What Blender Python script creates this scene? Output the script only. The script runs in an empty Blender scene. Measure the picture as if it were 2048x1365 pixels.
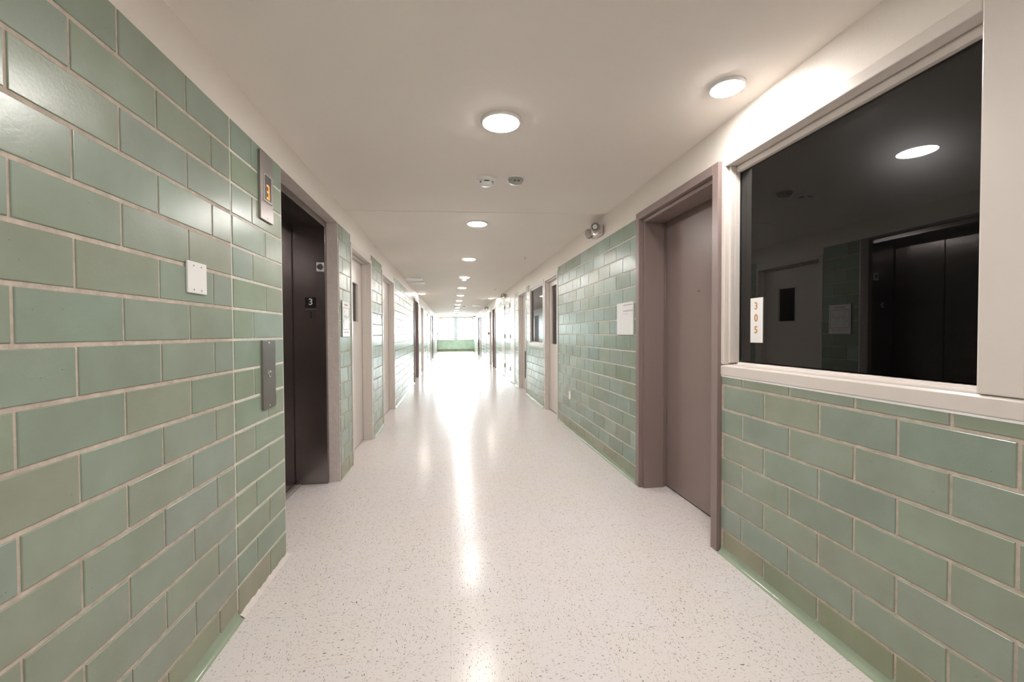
import bpy, bmesh, math, random
from mathutils import Vector, Matrix, Euler

random.seed(7)
C = bpy.context.scene.collection
sc = bpy.context.scene
R_ = math.radians

# ------------------------------------------------------------------ camera
CAM_H = 1.2434
FPX, YAW, PIT, ROL = 830.8, .14473, .01985, .00468
cam_d = bpy.data.cameras.new('camera')
cam_d.sensor_width = 36.0
cam_d.lens = FPX / 2048 * 36.0
cam_d.clip_start = 0.05
cam = bpy.data.objects.new('camera', cam_d)
C.objects.link(cam)
fw = Vector((math.sin(YAW) * math.cos(PIT), math.cos(YAW) * math.cos(PIT), -math.sin(PIT)))
rt = Vector((math.cos(YAW), -math.sin(YAW), 0))
up = rt.cross(fw)
rt2 = rt * math.cos(ROL) - up * math.sin(ROL)
up2 = up * math.cos(ROL) + rt * math.sin(ROL)
cam.matrix_world = Matrix(((rt2.x, up2.x, -fw.x, 0), (rt2.y, up2.y, -fw.y, 0),
                           (rt2.z, up2.z, -fw.z, CAM_H), (0, 0, 0, 1)))
sc.camera = cam

# ------------------------------------------------------------------ world, exposure
SKY = 15.0
LAMP = 62.0
sc.view_settings.view_transform = 'Standard'
sc.view_settings.look = 'None'
sc.view_settings.gamma = 1.0
sc.view_settings.use_curve_mapping = False
sc.view_settings.exposure = 1.9
w = bpy.data.worlds.new('daylight'); sc.world = w; w.use_nodes = True
nt = w.node_tree; nt.nodes.clear()
o_ = nt.nodes.new('ShaderNodeOutputWorld'); b_ = nt.nodes.new('ShaderNodeBackground')
tc = nt.nodes.new('ShaderNodeTexCoord'); sx = nt.nodes.new('ShaderNodeSeparateXYZ')
rp = nt.nodes.new('ShaderNodeValToRGB')
rp.color_ramp.elements[0].position = .40; rp.color_ramp.elements[0].color = (.42, .48, .44, 1)
rp.color_ramp.elements[1].position = .56; rp.color_ramp.elements[1].color = (.82, .95, 1.0, 1)
mp = nt.nodes.new('ShaderNodeMath'); mp.operation = 'MULTIPLY_ADD'
mp.inputs[1].default_value = .5; mp.inputs[2].default_value = .5
nt.links.new(tc.outputs['Generated'], sx.inputs[0]); nt.links.new(sx.outputs['Z'], mp.inputs[0])
nt.links.new(mp.outputs[0], rp.inputs[0]); nt.links.new(rp.outputs[0], b_.inputs[0])
b_.inputs[1].default_value = SKY
nt.links.new(b_.outputs[0], o_.inputs[0])

# ------------------------------------------------------------------ dimensions
DL, DR = .9277, 1.497          # distance from the camera to the tiled faces
Y0, Y1 = -4.0, 28.9            # ends of the corridor
CH = .13545                    # tile course
HT = 16 * CH                   # top of the tiling
HALF = .1524
def ceil_z(x): return 2.346 + (x + DL) / (DL + DR) * .052

# portal for the daylight at the end window
pl = bpy.data.lights.new('window_portal', 'AREA'); pl.shape = 'RECTANGLE'; pl.size = 2.5; pl.size_y = 1.65
pl.cycles.is_portal = True
po = bpy.data.objects.new('window_portal', pl); C.objects.link(po)
po.location = (.285, Y1 + .12, 1.55); po.rotation_euler = (R_(-90), 0, 0)

# ------------------------------------------------------------------ materials
def lin(r, g, b):
    f = lambda c: (c / 255 / 12.92) if c / 255 <= .04045 else ((c / 255 + .055) / 1.055) ** 2.4
    return (f(r), f(g), f(b), 1)
def mat(name, col, rough=.5, metal=0, spec=.5, bump=0, bscale=60, bdist=.001, coat=0, noise=0, nscale=3, emis=None, estr=0):
    m = bpy.data.materials.new(name); m.use_nodes = True
    n = m.node_tree; p = n.nodes['Principled BSDF']
    p.inputs['Base Color'].default_value = col; p.inputs['Roughness'].default_value = rough
    p.inputs['Metallic'].default_value = metal; p.inputs['Specular IOR Level'].default_value = spec
    p.inputs['Coat Weight'].default_value = coat; p.inputs['Coat Roughness'].default_value = .08
    if emis: p.inputs['Emission Color'].default_value = emis; p.inputs['Emission Strength'].default_value = estr
    t = None
    if bump or noise:
        t = n.nodes.new('ShaderNodeTexCoord')
    if bump:
        nz = n.nodes.new('ShaderNodeTexNoise'); nz.inputs['Scale'].default_value = bscale; nz.inputs['Detail'].default_value = 3
        bp = n.nodes.new('ShaderNodeBump'); bp.inputs['Strength'].default_value = bump; bp.inputs['Distance'].default_value = bdist
        n.links.new(t.outputs['Object'], nz.inputs['Vector']); n.links.new(nz.outputs['Fac'], bp.inputs['Height'])
        n.links.new(bp.outputs[0], p.inputs['Normal'])
    if noise:
        nz = n.nodes.new('ShaderNodeTexNoise'); nz.inputs['Scale'].default_value = nscale; nz.inputs['Detail'].default_value = 5
        mx = n.nodes.new('ShaderNodeMix'); mx.data_type = 'RGBA'; mx.blend_type = 'MULTIPLY'; mx.inputs[0].default_value = 1
        cr = n.nodes.new('ShaderNodeValToRGB'); a = 1 - noise
        cr.color_ramp.elements[0].position = .3; cr.color_ramp.elements[0].color = (a, a, a, 1)
        cr.color_ramp.elements[1].position = .7; cr.color_ramp.elements[1].color = (1, 1, 1, 1)
        n.links.new(t.outputs['Object'], nz.inputs['Vector']); n.links.new(nz.outputs['Fac'], cr.inputs[0])
        mx.inputs[6].default_value = col; n.links.new(cr.outputs[0], mx.inputs[7]); n.links.new(mx.outputs[2], p.inputs['Base Color'])
    return m

M = {}
M['plaster'] = mat('painted_plaster', (.79, .725, .66, 1), .45, bump=.35, bscale=90, bdist=.0015, noise=.04, nscale=2.5)
M['ceiling'] = mat('ceiling_paint', (.87, .81, .755, 1), .75, bump=.3, bscale=220, bdist=.001, noise=.03, nscale=1.2)
M['rough_plaster'] = mat('rough_painted_plaster', (.66, .59, .55, 1), .5, bump=.9, bscale=35, bdist=.006, noise=.1, nscale=14)
M['white_paint'] = mat('white_gloss_paint', (.66, .60, .555, 1), .28, bump=.25, bscale=45, bdist=.0008)
M['brown_paint'] = mat('brown_gloss_paint', (.25, .187, .172, 1), .33, bump=.3, bscale=140, bdist=.0006)
M['mortar'] = mat('mortar', (.60, .51, .43, 1), .85, bump=.7, bscale=160, bdist=.002, noise=.3, nscale=30)
M['mortar_light'] = mat('pale_mortar', (.72, .67, .60, 1), .8, bump=.7, bscale=120, bdist=.002, noise=.15, nscale=30)
M['cove'] = mat('glazed_cove', (.31, .37, .27, 1), .16, bump=.3, bscale=30, bdist=.001, noise=.12, nscale=8)
M['black'] = mat('black_void', (.012, .011, .010, 1), .6)
M['rubber'] = mat('black_seal', (.02, .02, .02, 1), .7)
M['plastic'] = mat('white_plastic', (.80, .79, .77, 1), .3)
M['paper'] = mat('white_card', (.78, .77, .76, 1), .35)
M['ink'] = mat('grey_ink', (.42, .36, .37, 1), .6)
M['plan_ink'] = mat('dark_ink', (.10, .09, .085, 1), .6)
M['red_ink'] = mat('brown_red_ink', (.42, .25, .20, 1), .6)
M['chrome'] = mat('chrome', (.75, .74, .73, 1), .18, metal=1)
M['screw'] = mat('dull_screw', (.35, .33, .31, 1), .35, metal=1)
M['sign_black'] = mat('black_sign_plastic', (.008, .008, .009, 1), .35)
M['sign_white'] = mat('white_lettering', (.8, .8, .8, 1), .5)
M['orange_text'] = mat('orange_lettering', (.50, .22, .05, 1), .5)
M['led_orange'] = mat('orange_display', (.9, .3, .05, 1), .5, emis=(1, .33, .06, 1), estr=.28)
M['display'] = mat('display_glass', (.10, .09, .10, 1), .25)
M['red_sign'] = mat('red_lettering', (.8, .08, .06, 1), .5, emis=(1, .12, .08, 1), estr=1.2)
M['red'] = mat('red_enamel', (.55, .05, .04, 1), .4)
M['grey_dome'] = mat('smoked_dome', (.36, .35, .31, 1), .15, coat=.5)
M['grey_plastic'] = mat('grey_plastic', (.40, .36, .33, 1), .4)
M['dark_grey'] = mat('dark_grey', (.09, .085, .08, 1), .5)
M['led_white'] = mat('pilot_light', (1, 1, 1, 1), .5, emis=(1, 1, 1, 1), estr=4)
M['trim_white'] = mat('lamp_trim', (.85, .83, .81, 1), .4)
M['diffuser'] = mat('lit_diffuser', (1, 1, 1, 1), .5, emis=(1.0, .965, .93, 1), estr=LAMP)
M['end_column'] = mat('grey_blue_column', (.62, .68, .73, 1), .8)
M['kickplate'] = mat('louvre_bronze', (.035, .027, .024, 1), .4)

def glazed(name, rough):
    m = bpy.data.materials.new(name); m.use_nodes = True; n = m.node_tree; p = n.nodes['Principled BSDF']
    at = n.nodes.new('ShaderNodeAttribute'); at.attribute_name = 'tile'
    t = n.nodes.new('ShaderNodeTexCoord')
    nz = n.nodes.new('ShaderNodeTexNoise'); nz.inputs['Scale'].default_value = 5; nz.inputs['Detail'].default_value = 4
    cr = n.nodes.new('ShaderNodeValToRGB')
    cr.color_ramp.elements[0].position = .3; cr.color_ramp.elements[0].color = (.90, .88, .86, 1)
    cr.color_ramp.elements[1].position = .7; cr.color_ramp.elements[1].color = (1.04, 1.05, 1.06, 1)
    mx = n.nodes.new('ShaderNodeMix'); mx.data_type = 'RGBA'; mx.blend_type = 'MULTIPLY'; mx.inputs[0].default_value = 1
    n.links.new(t.outputs['Object'], nz.inputs['Vector']); n.links.new(nz.outputs['Fac'], cr.inputs[0])
    n.links.new(at.outputs['Color'], mx.inputs[6]); n.links.new(cr.outputs[0], mx.inputs[7])
    # scattered pin holes
    v = n.nodes.new('ShaderNodeTexVoronoi'); v.inputs['Scale'].default_value = 22
    lt = n.nodes.new('ShaderNodeMath'); lt.operation = 'LESS_THAN'; lt.inputs[1].default_value = .035
    n.links.new(t.outputs['Object'], v.inputs['Vector']); n.links.new(v.outputs['Distance'], lt.inputs[0])
    m2 = n.nodes.new('ShaderNodeMix'); m2.data_type = 'RGBA'; m2.inputs[7].default_value = (.10, .11, .08, 1)
    k = n.nodes.new('ShaderNodeMath'); k.operation = 'MULTIPLY'; k.inputs[1].default_value = .6
    n.links.new(lt.outputs[0], k.inputs[0]); n.links.new(k.outputs[0], m2.inputs[0])
    n.links.new(mx.outputs[2], m2.inputs[6]); n.links.new(m2.outputs[2], p.inputs['Base Color'])
    p.inputs['Roughness'].default_value = rough
    p.inputs['Specular IOR Level'].default_value = .6
    b1 = n.nodes.new('ShaderNodeTexNoise'); b1.inputs['Scale'].default_value = 130; b1.inputs['Detail'].default_value = 2
    b2 = n.nodes.new('ShaderNodeTexNoise'); b2.inputs['Scale'].default_value = 9; b2.inputs['Detail'].default_value = 2
    n.links.new(t.outputs['Object'], b1.inputs['Vector']); n.links.new(t.outputs['Object'], b2.inputs['Vector'])
    bp = n.nodes.new('ShaderNodeBump'); bp.inputs['Strength'].default_value = .5; bp.inputs['Distance'].default_value = .0006
    bq = n.nodes.new('ShaderNodeBump'); bq.inputs['Strength'].default_value = .4; bq.inputs['Distance'].default_value = .0015
    n.links.new(b1.outputs['Fac'], bp.inputs['Height']); n.links.new(b2.outputs['Fac'], bq.inputs['Height'])
    n.links.new(bq.outputs[0], bp.inputs['Normal']); n.links.new(bp.outputs[0], p.inputs['Normal'])
    return m
M['tile'] = glazed('glazed_tile', .27)

def steel(name, col, rough):
    m = mat(name, col, rough, metal=1)
    n = m.node_tree; p = n.nodes['Principled BSDF']
    p.inputs['Anisotropic'].default_value = .75
    tg = n.nodes.new('ShaderNodeTangent'); tg.direction_type = 'RADIAL'; tg.axis = 'Z'
    # radial Z tangent runs around Z; brushing runs up and down, so turn it by a quarter
    p.inputs['Anisotropic Rotation'].default_value = 0.0
    n.links.new(tg.outputs[0], p.inputs['Tangent'])
    t = n.nodes.new('ShaderNodeTexCoord'); mp_ = n.nodes.new('ShaderNodeMapping'); mp_.inputs['Scale'].default_value = (260, 260, 1.5)
    nz = n.nodes.new('ShaderNodeTexNoise'); nz.inputs['Scale'].default_value = 1
    mr = n.nodes.new('ShaderNodeMapRange'); mr.inputs['To Min'].default_value = rough * .94; mr.inputs['To Max'].default_value = rough * 1.07
    n.links.new(t.outputs['Object'], mp_.inputs[0]); n.links.new(mp_.outputs[0], nz.inputs['Vector'])
    n.links.new(nz.outputs['Fac'], mr.inputs[0]); n.links.new(mr.outputs[0], p.inputs['Roughness'])
    return m
M['steel'] = steel('brushed_steel', (.27, .24, .235, 1), .24)
M['steel_plate'] = steel('brushed_steel_plate', (.34, .31, .295, 1), .38)

def glass(name, tint, haze, ior=1.5):
    m = bpy.data.materials.new(name); m.use_nodes = True; n = m.node_tree; n.nodes.clear()
    out = n.nodes.new('ShaderNodeOutputMaterial')
    fr = n.nodes.new('ShaderNodeFresnel'); fr.inputs['IOR'].default_value = ior
    tr = n.nodes.new('ShaderNodeBsdfTransparent'); tr.inputs[0].default_value = (*tint, 1)
    g = n.nodes.new('ShaderNodeBsdfGlossy'); g.inputs['Roughness'].default_value = 0.0
    g2 = n.nodes.new('ShaderNodeBsdfGlossy'); g2.inputs['Roughness'].default_value = .24
    mg = n.nodes.new('ShaderNodeMixShader'); mg.inputs[0].default_value = haze
    mx = n.nodes.new('ShaderNodeMixShader')
    n.links.new(g.outputs[0], mg.inputs[1]); n.links.new(g2.outputs[0], mg.inputs[2])
    n.links.new(fr.outputs[0], mx.inputs[0]); n.links.new(tr.outputs[0], mx.inputs[1]); n.links.new(mg.outputs[0], mx.inputs[2])
    n.links.new(mx.outputs[0], out.inputs[0])
    return m
M['dark_glass'] = glass('tinted_glass', (.12, .12, .12), .12, 1.78)
M['clear_glass'] = glass('clear_glass', (.97, .98, .98), 0)

def floor_mat():
    m = bpy.data.materials.new('flecked_vinyl_tile'); m.use_nodes = True; n = m.node_tree; p = n.nodes['Principled BSDF']
    L = n.links.new
    def math_(op, a, b=None, c=None):
        k = n.nodes.new('ShaderNodeMath'); k.operation = op
        for i, v in enumerate((a, b, c)):
            if v is None: continue
            if isinstance(v, (int, float)): k.inputs[i].default_value = v
            else: L(v, k.inputs[i])
        return k.outputs[0]
    t = n.nodes.new('ShaderNodeTexCoord'); s = n.nodes.new('ShaderNodeSeparateXYZ'); L(t.outputs['Object'], s.inputs[0])
    x = math_('DIVIDE', math_('ADD', s.outputs[0], .3048 * 20 - FX0), .3048)
    y = math_('DIVIDE', math_('ADD', s.outputs[1], .3048 * 40 - FY0), .3048)
    ix, iy = math_('FLOOR', x), math_('FLOOR', y)
    fx, fy = math_('FRACT', x), math_('FRACT', y)
    par = math_('MODULO', math_('ADD', ix, iy), 2.0)
    inv = math_('SUBTRACT', 1.0, par)
    # fleck coordinates turn by a quarter from tile to tile
    u = math_('ADD', math_('MULTIPLY', s.outputs[0], par), math_('MULTIPLY', s.outputs[1], inv))
    v = math_('ADD', math_('MULTIPLY', s.outputs[1], par), math_('MULTIPLY', s.outputs[0], inv))
    wn = n.nodes.new('ShaderNodeTexWhiteNoise'); wn.noise_dimensions = '2D'
    cc = n.nodes.new('ShaderNodeCombineXYZ'); L(ix, cc.inputs[0]); L(iy, cc.inputs[1]); L(cc.outputs[0], wn.inputs['Vector'])
    tone = wn.outputs['Value']
    def flecks(su, sv, off, thr, keep):
        cv = n.nodes.new('ShaderNodeCombineXYZ')
        L(math_('MULTIPLY', u, su), cv.inputs[0]); L(math_('MULTIPLY', v, sv), cv.inputs[1])
        L(math_('ADD', math_('MULTIPLY', tone, 37.0), off), cv.inputs[2])
        # wobble so the flecks are not all parallel
        nz = n.nodes.new('ShaderNodeTexNoise'); nz.inputs['Scale'].default_value = 25; nz.inputs['Detail'].default_value = 1
        L(t.outputs['Object'], nz.inputs['Vector'])
        ad = n.nodes.new('ShaderNodeVectorMath'); ad.operation = 'MULTIPLY_ADD'
        L(nz.outputs['Color'], ad.inputs[0]); ad.inputs[1].default_value = (1.5, 1.5, 0); L(cv.outputs[0], ad.inputs[2])
        vo = n.nodes.new('ShaderNodeTexVoronoi'); vo.inputs['Scale'].default_value = 1; L(ad.outputs[0], vo.inputs['Vector'])
        sc_ = n.nodes.new('ShaderNodeSeparateColor'); L(vo.outputs['Color'], sc_.inputs[0])
        size = math_('MULTIPLY', sc_.outputs[0], thr)
        a = math_('LESS_THAN', vo.outputs['Distance'], size)
        k = math_('LESS_THAN', sc_.outputs[1], keep)
        return math_('MULTIPLY', a, k), sc_.outputs[2]
    f1, c1 = flecks(62, 190, 0.0, .34, .50)
    f2, c2 = flecks(90, 330, 5.3, .42, .45)
    f3, c3 = flecks(48, 130, 9.1, .30, .10)
    # base colour per tile, mottled
    nz = n.nodes.new('ShaderNodeTexNoise'); nz.inputs['Scale'].default_value = 3.0; nz.inputs['Detail'].default_value = 6
    L(t.outputs['Object'], nz.inputs['Vector'])
    cr = n.nodes.new('ShaderNodeValToRGB')
    cr.color_ramp.elements[0].position = .25; cr.color_ramp.elements[0].color = (.69, .63, .59, 1)
    cr.color_ramp.elements[1].position = .75; cr.color_ramp.elements[1].color = (.685, .64, .64, 1)
    L(math_('ADD', math_('MULTIPLY', nz.outputs['Fac'], .7), math_('MULTIPLY', tone, .3)), cr.inputs[0])
    def mixc(fac, a, b):
        mx = n.nodes.new('ShaderNodeMix'); mx.data_type = 'RGBA'; L(fac, mx.inputs[0])
        if isinstance(a, tuple): mx.inputs[6].default_value = a
        else: L(a, mx.inputs[6])
        if isinstance(b, tuple): mx.inputs[7].default_value = b
        else: L(b, mx.inputs[7])
        return mx.outputs[2]
    dark = mixc(c1, (.10, .09, .085, 1), (.34, .28, .235, 1))
    mid = mixc(c2, (.30, .26, .23, 1), (.50, .45, .40, 1))
    col = mixc(f2, cr.outputs[0], mid)
    col = mixc(f1, col, dark)
    col = mixc(f3, col, (.17, .145, .125, 1))
    # hairline seams
    e = .0018
    ex = math_('LESS_THAN', math_('MINIMUM', fx, math_('SUBTRACT', 1.0, fx)), e)
    ey = math_('LESS_THAN', math_('MINIMUM', fy, math_('SUBTRACT', 1.0, fy)), e)
    seam = math_('MAXIMUM', ex, ey)
    col = mixc(math_('MULTIPLY', seam, .45), col, (.33, .27, .23, 1))
    L(col, p.inputs['Base Color'])
    r1 = n.nodes.new('ShaderNodeTexNoise'); r1.inputs['Scale'].default_value = 5; r1.inputs['Detail'].default_value = 4
    L(t.outputs['Object'], r1.inputs['Vector'])
    mr = n.nodes.new('ShaderNodeMapRange'); mr.inputs['To Min'].default_value = .17; mr.inputs['To Max'].default_value = .25
    L(r1.outputs['Fac'], mr.inputs[0]); L(mr.outputs[0], p.inputs['Roughness'])
    p.inputs['Specular IOR Level'].default_value = .19
    b1 = n.nodes.new('ShaderNodeTexNoise'); b1.inputs['Scale'].default_value = 14; b1.inputs['Detail'].default_value = 2
    L(t.outputs['Object'], b1.inputs['Vector'])
    bp = n.nodes.new('ShaderNodeBump'); bp.inputs['Strength'].default_value = .25; bp.inputs['Distance'].default_value = .001
    L(b1.outputs['Fac'], bp.inputs['Height']); L(bp.outputs[0], p.inputs['Normal'])
    return m
FX0, FY0 = -.012, .09
M['floor'] = floor_mat()

# ------------------------------------------------------------------ mesh helpers
class MB:
    def __init__(s): s.v, s.f, s.c = [], [], []
    def box(s, x0, x1, y0, y1, z0, z1):
        x0, x1 = min(x0, x1), max(x0, x1); y0, y1 = min(y0, y1), max(y0, y1); z0, z1 = min(z0, z1), max(z0, z1)
        b = len(s.v)
        s.v += [(x0, y0, z0), (x1, y0, z0), (x1, y1, z0), (x0, y1, z0), (x0, y0, z1), (x1, y0, z1), (x1, y1, z1), (x0, y1, z1)]
        s.f += [tuple(b + i for i in q) for q in ((0, 3, 2, 1), (4, 5, 6, 7), (0, 1, 5, 4), (1, 2, 6, 5), (2, 3, 7, 6), (3, 0, 4, 7))]
        return s
    def poly(s, pts):
        b = len(s.v); s.v += [tuple(p) for p in pts]; s.f.append(tuple(range(b, b + len(pts)))); return s
    def lathe(s, prof, org, axis=(0, 0, 1), n=32, smooth=True):
        ax = Vector(axis).normalized(); a = ax.orthogonal().normalized(); c = ax.cross(a); o = Vector(org); b = len(s.v)
        for r, h in prof:
            for i in range(n):
                t = 2 * math.pi * (i + .5) / n
                s.v.append(tuple(o + ax * h + (a * math.cos(t) + c * math.sin(t)) * r))
        for j in range(len(prof) - 1):
            for i in range(n):
                k = (i + 1) % n
                s.f.append((b + j * n + i, b + j * n + k, b + (j + 1) * n + k, b + (j + 1) * n + i))
        s.f.append(tuple(b + i for i in range(n))[::-1]); s.f.append(tuple(b + (len(prof) - 1) * n + i for i in range(n)))
        return s
    def build(s, name, m, parent=None, bevel=0, smooth=False, org=None):
        o3 = Vector(org) if org else (Vector(parent['_o']) if parent and '_o' in parent else Vector((0, 0, 0)))
        me = bpy.data.meshes.new(name)
        me.from_pydata([tuple(Vector(v) - o3) for v in s.v], [], s.f)
        bm = bmesh.new(); bm.from_mesh(me); bmesh.ops.recalc_face_normals(bm, faces=bm.faces); bm.to_mesh(me); bm.free()
        me.materials.append(M[m] if isinstance(m, str) else m)
        if smooth:
            for p in me.polygons: p.use_smooth = True
        ob = bpy.data.objects.new(name, me); C.objects.link(ob)
        if parent: ob.parent = parent
        elif org: ob.location = org
        if parent and '_o' in parent: ob['_o'] = tuple(parent['_o'])
        if not parent: ob['_o'] = tuple(o3)
        if parent and parent.type == 'MESH' : pass
        if bevel:
            md = ob.modifiers.new('bevel', 'BEVEL'); md.width = bevel; md.segments = 2; md.limit_method = 'ANGLE'; md.angle_limit = R_(40)
        return ob
def empty(name, loc, label=None, cat=None, group=None, kind=None):
    o = bpy.data.objects.new(name, None); C.objects.link(o); o.location = loc; o['_o'] = tuple(loc); o.empty_display_size = .05
    return tag(o, label, cat, group, kind)
def tag(o, label=None, cat=None, group=None, kind=None):
    if label: o['label'] = label
    if cat: o['category'] = cat
    if group: o['group'] = group
    if kind: o['kind'] = kind
    return o
def text(name, body, size, m, loc, rot, parent, ext=.0004, sx=1.0, align='CENTER'):
    cu = bpy.data.curves.new(name, 'FONT'); cu.body = body; cu.size = size; cu.extrude = ext; cu.offset = .0008
    cu.align_x = align; cu.align_y = 'CENTER'; cu.materials.append(M[m])
    tmp = bpy.data.objects.new(name + '_curve', cu); C.objects.link(tmp)
    bpy.context.view_layer.update()
    me = bpy.data.meshes.new_from_object(tmp.evaluated_get(bpy.context.evaluated_depsgraph_get()))
    bpy.data.objects.remove(tmp)
    o = bpy.data.objects.new(name, me); C.objects.link(o); o.rotation_euler = rot; o.scale = (sx, 1, 1)
    o.location = Vector(loc) - Vector(parent['_o']); o.parent = parent
    return o
def copy_tree(o, parent=None):
    c = o.copy(); C.objects.link(c); c.parent = parent
    for ch in list(o.children): copy_tree(ch, c)
    return c
# wall frame of reference: side -1 left, +1 right; d is the depth behind the tiled face
def SX(side, d): return -(DL + d) if side < 0 else DR + d
def wbox(mb, side, y0, y1, d0, d1, z0, z1): return mb.box(SX(side, d0), SX(side, d1), y0, y1, z0, z1)

# ------------------------------------------------------------------ tiling
PAL = [(.268, .314, .248), (.262, .310, .246), (.270, .312, .246), (.264, .318, .262), (.278, .312, .243), (.262, .312, .256), (.274, .314, .248)]
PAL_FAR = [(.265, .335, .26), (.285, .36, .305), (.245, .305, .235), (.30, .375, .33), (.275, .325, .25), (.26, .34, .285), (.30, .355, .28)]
BASE = [(.265, .285, .185), (.285, .282, .195), (.245, .285, .19)]
def facing(parent, plane, a0, a1, z0, z1, phase, pal, mortar, jh=.009, jv=.006, var=.035, base=True, custom=None, lead=0, row_shift=0, inset_tilt=.0004, name='tile_facing'):
    """plane(a, d, z) -> point; tiles as real bevelled pieces over a mortar bed"""
    V, F, COL, MI = [], [], [], []
    def quad(p, col, mi):
        b = len(V); V.extend(p); F.append((b, b + 1, b + 2, b + 3)); COL.append(col); MI.append(mi)
    md = .0035
    bed = [plane(a0, md, z0), plane(a1, md, z0), plane(a1, md, z1), plane(a0, md, z1)]
    quad(bed, (1, 1, 1), 1)
    bk = [plane(a0, .03, z0), plane(a1, .03, z0), plane(a1, .03, z1), plane(a0, .03, z1)]
    for i in range(4):
        j = (i + 1) % 4; quad([bed[i], bed[j], bk[j], bk[i]], (1, 1, 1), 1)
    nrow = 16
    for r in range(nrow):
        top = HT - r * CH; bot = top - CH
        t, b = min(top, z1) - jh / 2, max(bot, z0) + jh / 2
        if r == 0: t += jh / 2 - .001
        if t - b < .02: continue
        off = ((r + row_shift) % 2) * HALF
        s = phase + off
        n0 = math.floor((a0 - s) / (2 * HALF)) - 1
        pts = [a0] + ([custom[r % 2]] if custom else [q for q in (s + k * 2 * HALF for k in range(n0, n0 + 200)) if a0 < q < a1]) + [a1]
        for u0, u1 in zip(pts[:-1], pts[1:]):
            if u1 - u0 < .02: continue
            e0 = (lead or .001) if u0 == a0 else jv / 2; e1 = .001 if u1 == a1 else jv / 2
            u0 += e0 + random.uniform(-.0006, .0006); u1 -= e1 + random.uniform(-.0006, .0006)
            rng = BASE if (r == 15 and base) else pal
            c = random.choice(rng); g = 1 + random.uniform(-var, var)
            c = tuple(x * g * (1 + random.uniform(-.02, .02)) for x in c)
            d = [random.uniform(-inset_tilt, inset_tilt) for _ in range(3)]
            d = [d[0], d[1], d[1] + d[2] - d[0], d[2]]
            bv = .0022
            o = [(u0, b), (u1, b), (u1, t), (u0, t)]
            i_ = [(u0 + bv, b + bv), (u1 - bv, b + bv), (u1 - bv, t - bv), (u0 + bv, t - bv)]
            O = [plane(p[0], .004, p[1]) for p in o]; I = [plane(p[0], q, p[1]) for p, q in zip(i_, d)]
            Mi = [plane(p[0] * .35 + q[0] * .65, .0012, p[1] * .35 + q[1] * .65) for p, q in zip(i_, o)]
            quad(I, c, 0)
            for q in range(4):
                w_ = (q + 1) % 4
                quad([O[q], O[w_], Mi[w_], Mi[q]], c, 0); quad([Mi[q], Mi[w_], I[w_], I[q]], c, 0)
    me = bpy.data.meshes.new(name); me.from_pydata(V, [], F)
    bm = bmesh.new(); bm.from_mesh(me)
    # orient every face towards the corridor side
    nrm = (Vector(plane(0, 0, 0)) - Vector(plane(0, 1, 0)))
    bm.faces.ensure_lookup_table()
    bm.normal_update()
    for f in bm.faces:
        if f.normal.dot(nrm) < -1e-6: f.normal_flip()
    bm.to_mesh(me); bm.free()
    at = me.attributes.new('tile', 'FLOAT_COLOR', 'CORNER'); li = 0
    for pi, p in enumerate(me.polygons):
        p.material_index = MI[pi]
        for _ in range(4): at.data[li].color = (*COL[pi], 1); li += 1
    me.materials.append(M['tile']); me.materials.append(M[mortar])
    ob = bpy.data.objects.new(name, me); C.objects.link(ob); ob.parent = parent
    return ob
def side_plane(side): return lambda a, d, z: (SX(side, d), a, z)

def cove(name, side, segs, label=None):
    mb = MB()
    prof = [(-.026, 0.0005)] + [(-.026 + .026 * math.sin(t), .034 - .034 * math.cos(t) + .0005) for t in [R_(a) for a in (12, 28, 45, 62, 78, 90)]] + [(.0, .040), (.004, .043), (.03, .043), (.03, .0005)]
    for a0, a1 in segs:
        b = len(mb.v); n = len(prof)
        for a in (a0, a1):
            mb.v += [(SX(side, d), a, z) for d, z in prof]
        for i in range(n):
            j = (i + 1) % n; mb.f.append((b + i, b + j, b + n + j, b + n + i))
        mb.f.append(tuple(b + i for i in range(n))); mb.f.append(tuple(b + n + i for i in range(n))[::-1])
    o = mb.build(name, 'cove'); o['kind'] = 'structure'
    if label: o['label'] = label
    for p in o.data.polygons:
        if abs(p.normal.y) < .5: p.use_smooth = True
    md = o.modifiers.new('edge', 'EDGE_SPLIT'); md.split_angle = R_(40)
    return o

# ------------------------------------------------------------------ openings
# left: (y0, y1, top, kind)
ZD = 2.10
left_open = [(2.471, 3.66, HT, 'elev'), (4.07, 5.087, ZD, 'w'), (5.841, 7.04, ZD, 'w'), (10.66, 11.9, 2.13, 'b'), (13.05, 14.2, ZD, 'w'),
             (16.38, 17.45, ZD, 'c'), (18.75, 19.83, ZD, 'w'), (20.45, 21.43, 2.13, 'b'), (23.05, 24.02, ZD, 'w'), (27.6, 28.55, 2.13, 'b')]
right_open = [(-.45, 2.134, 2.20, 'win'), (2.134, 3.178, 2.19, 'b'), (5.745, 6.61, 2.12, 'w'), (6.61, 7.90, 2.12, 'win'), (8.25, 9.26, 2.12, 'w'),
              (9.78, 10.56, 2.10, 'c'), (11.62, 12.42, 2.10, 'c'), (14.2, 15.1, 2.13, 'b'), (15.55, 16.4, ZD, 'w'), (18.1, 18.95, ZD, 'c'),
              (20.95, 21.9, ZD, 'w'), (22.4, 23.4, 2.13, 'b'), (24.7, 26.2, ZD, 'c')]
SILL = 1.002
TH, NB = .46, .42
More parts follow.
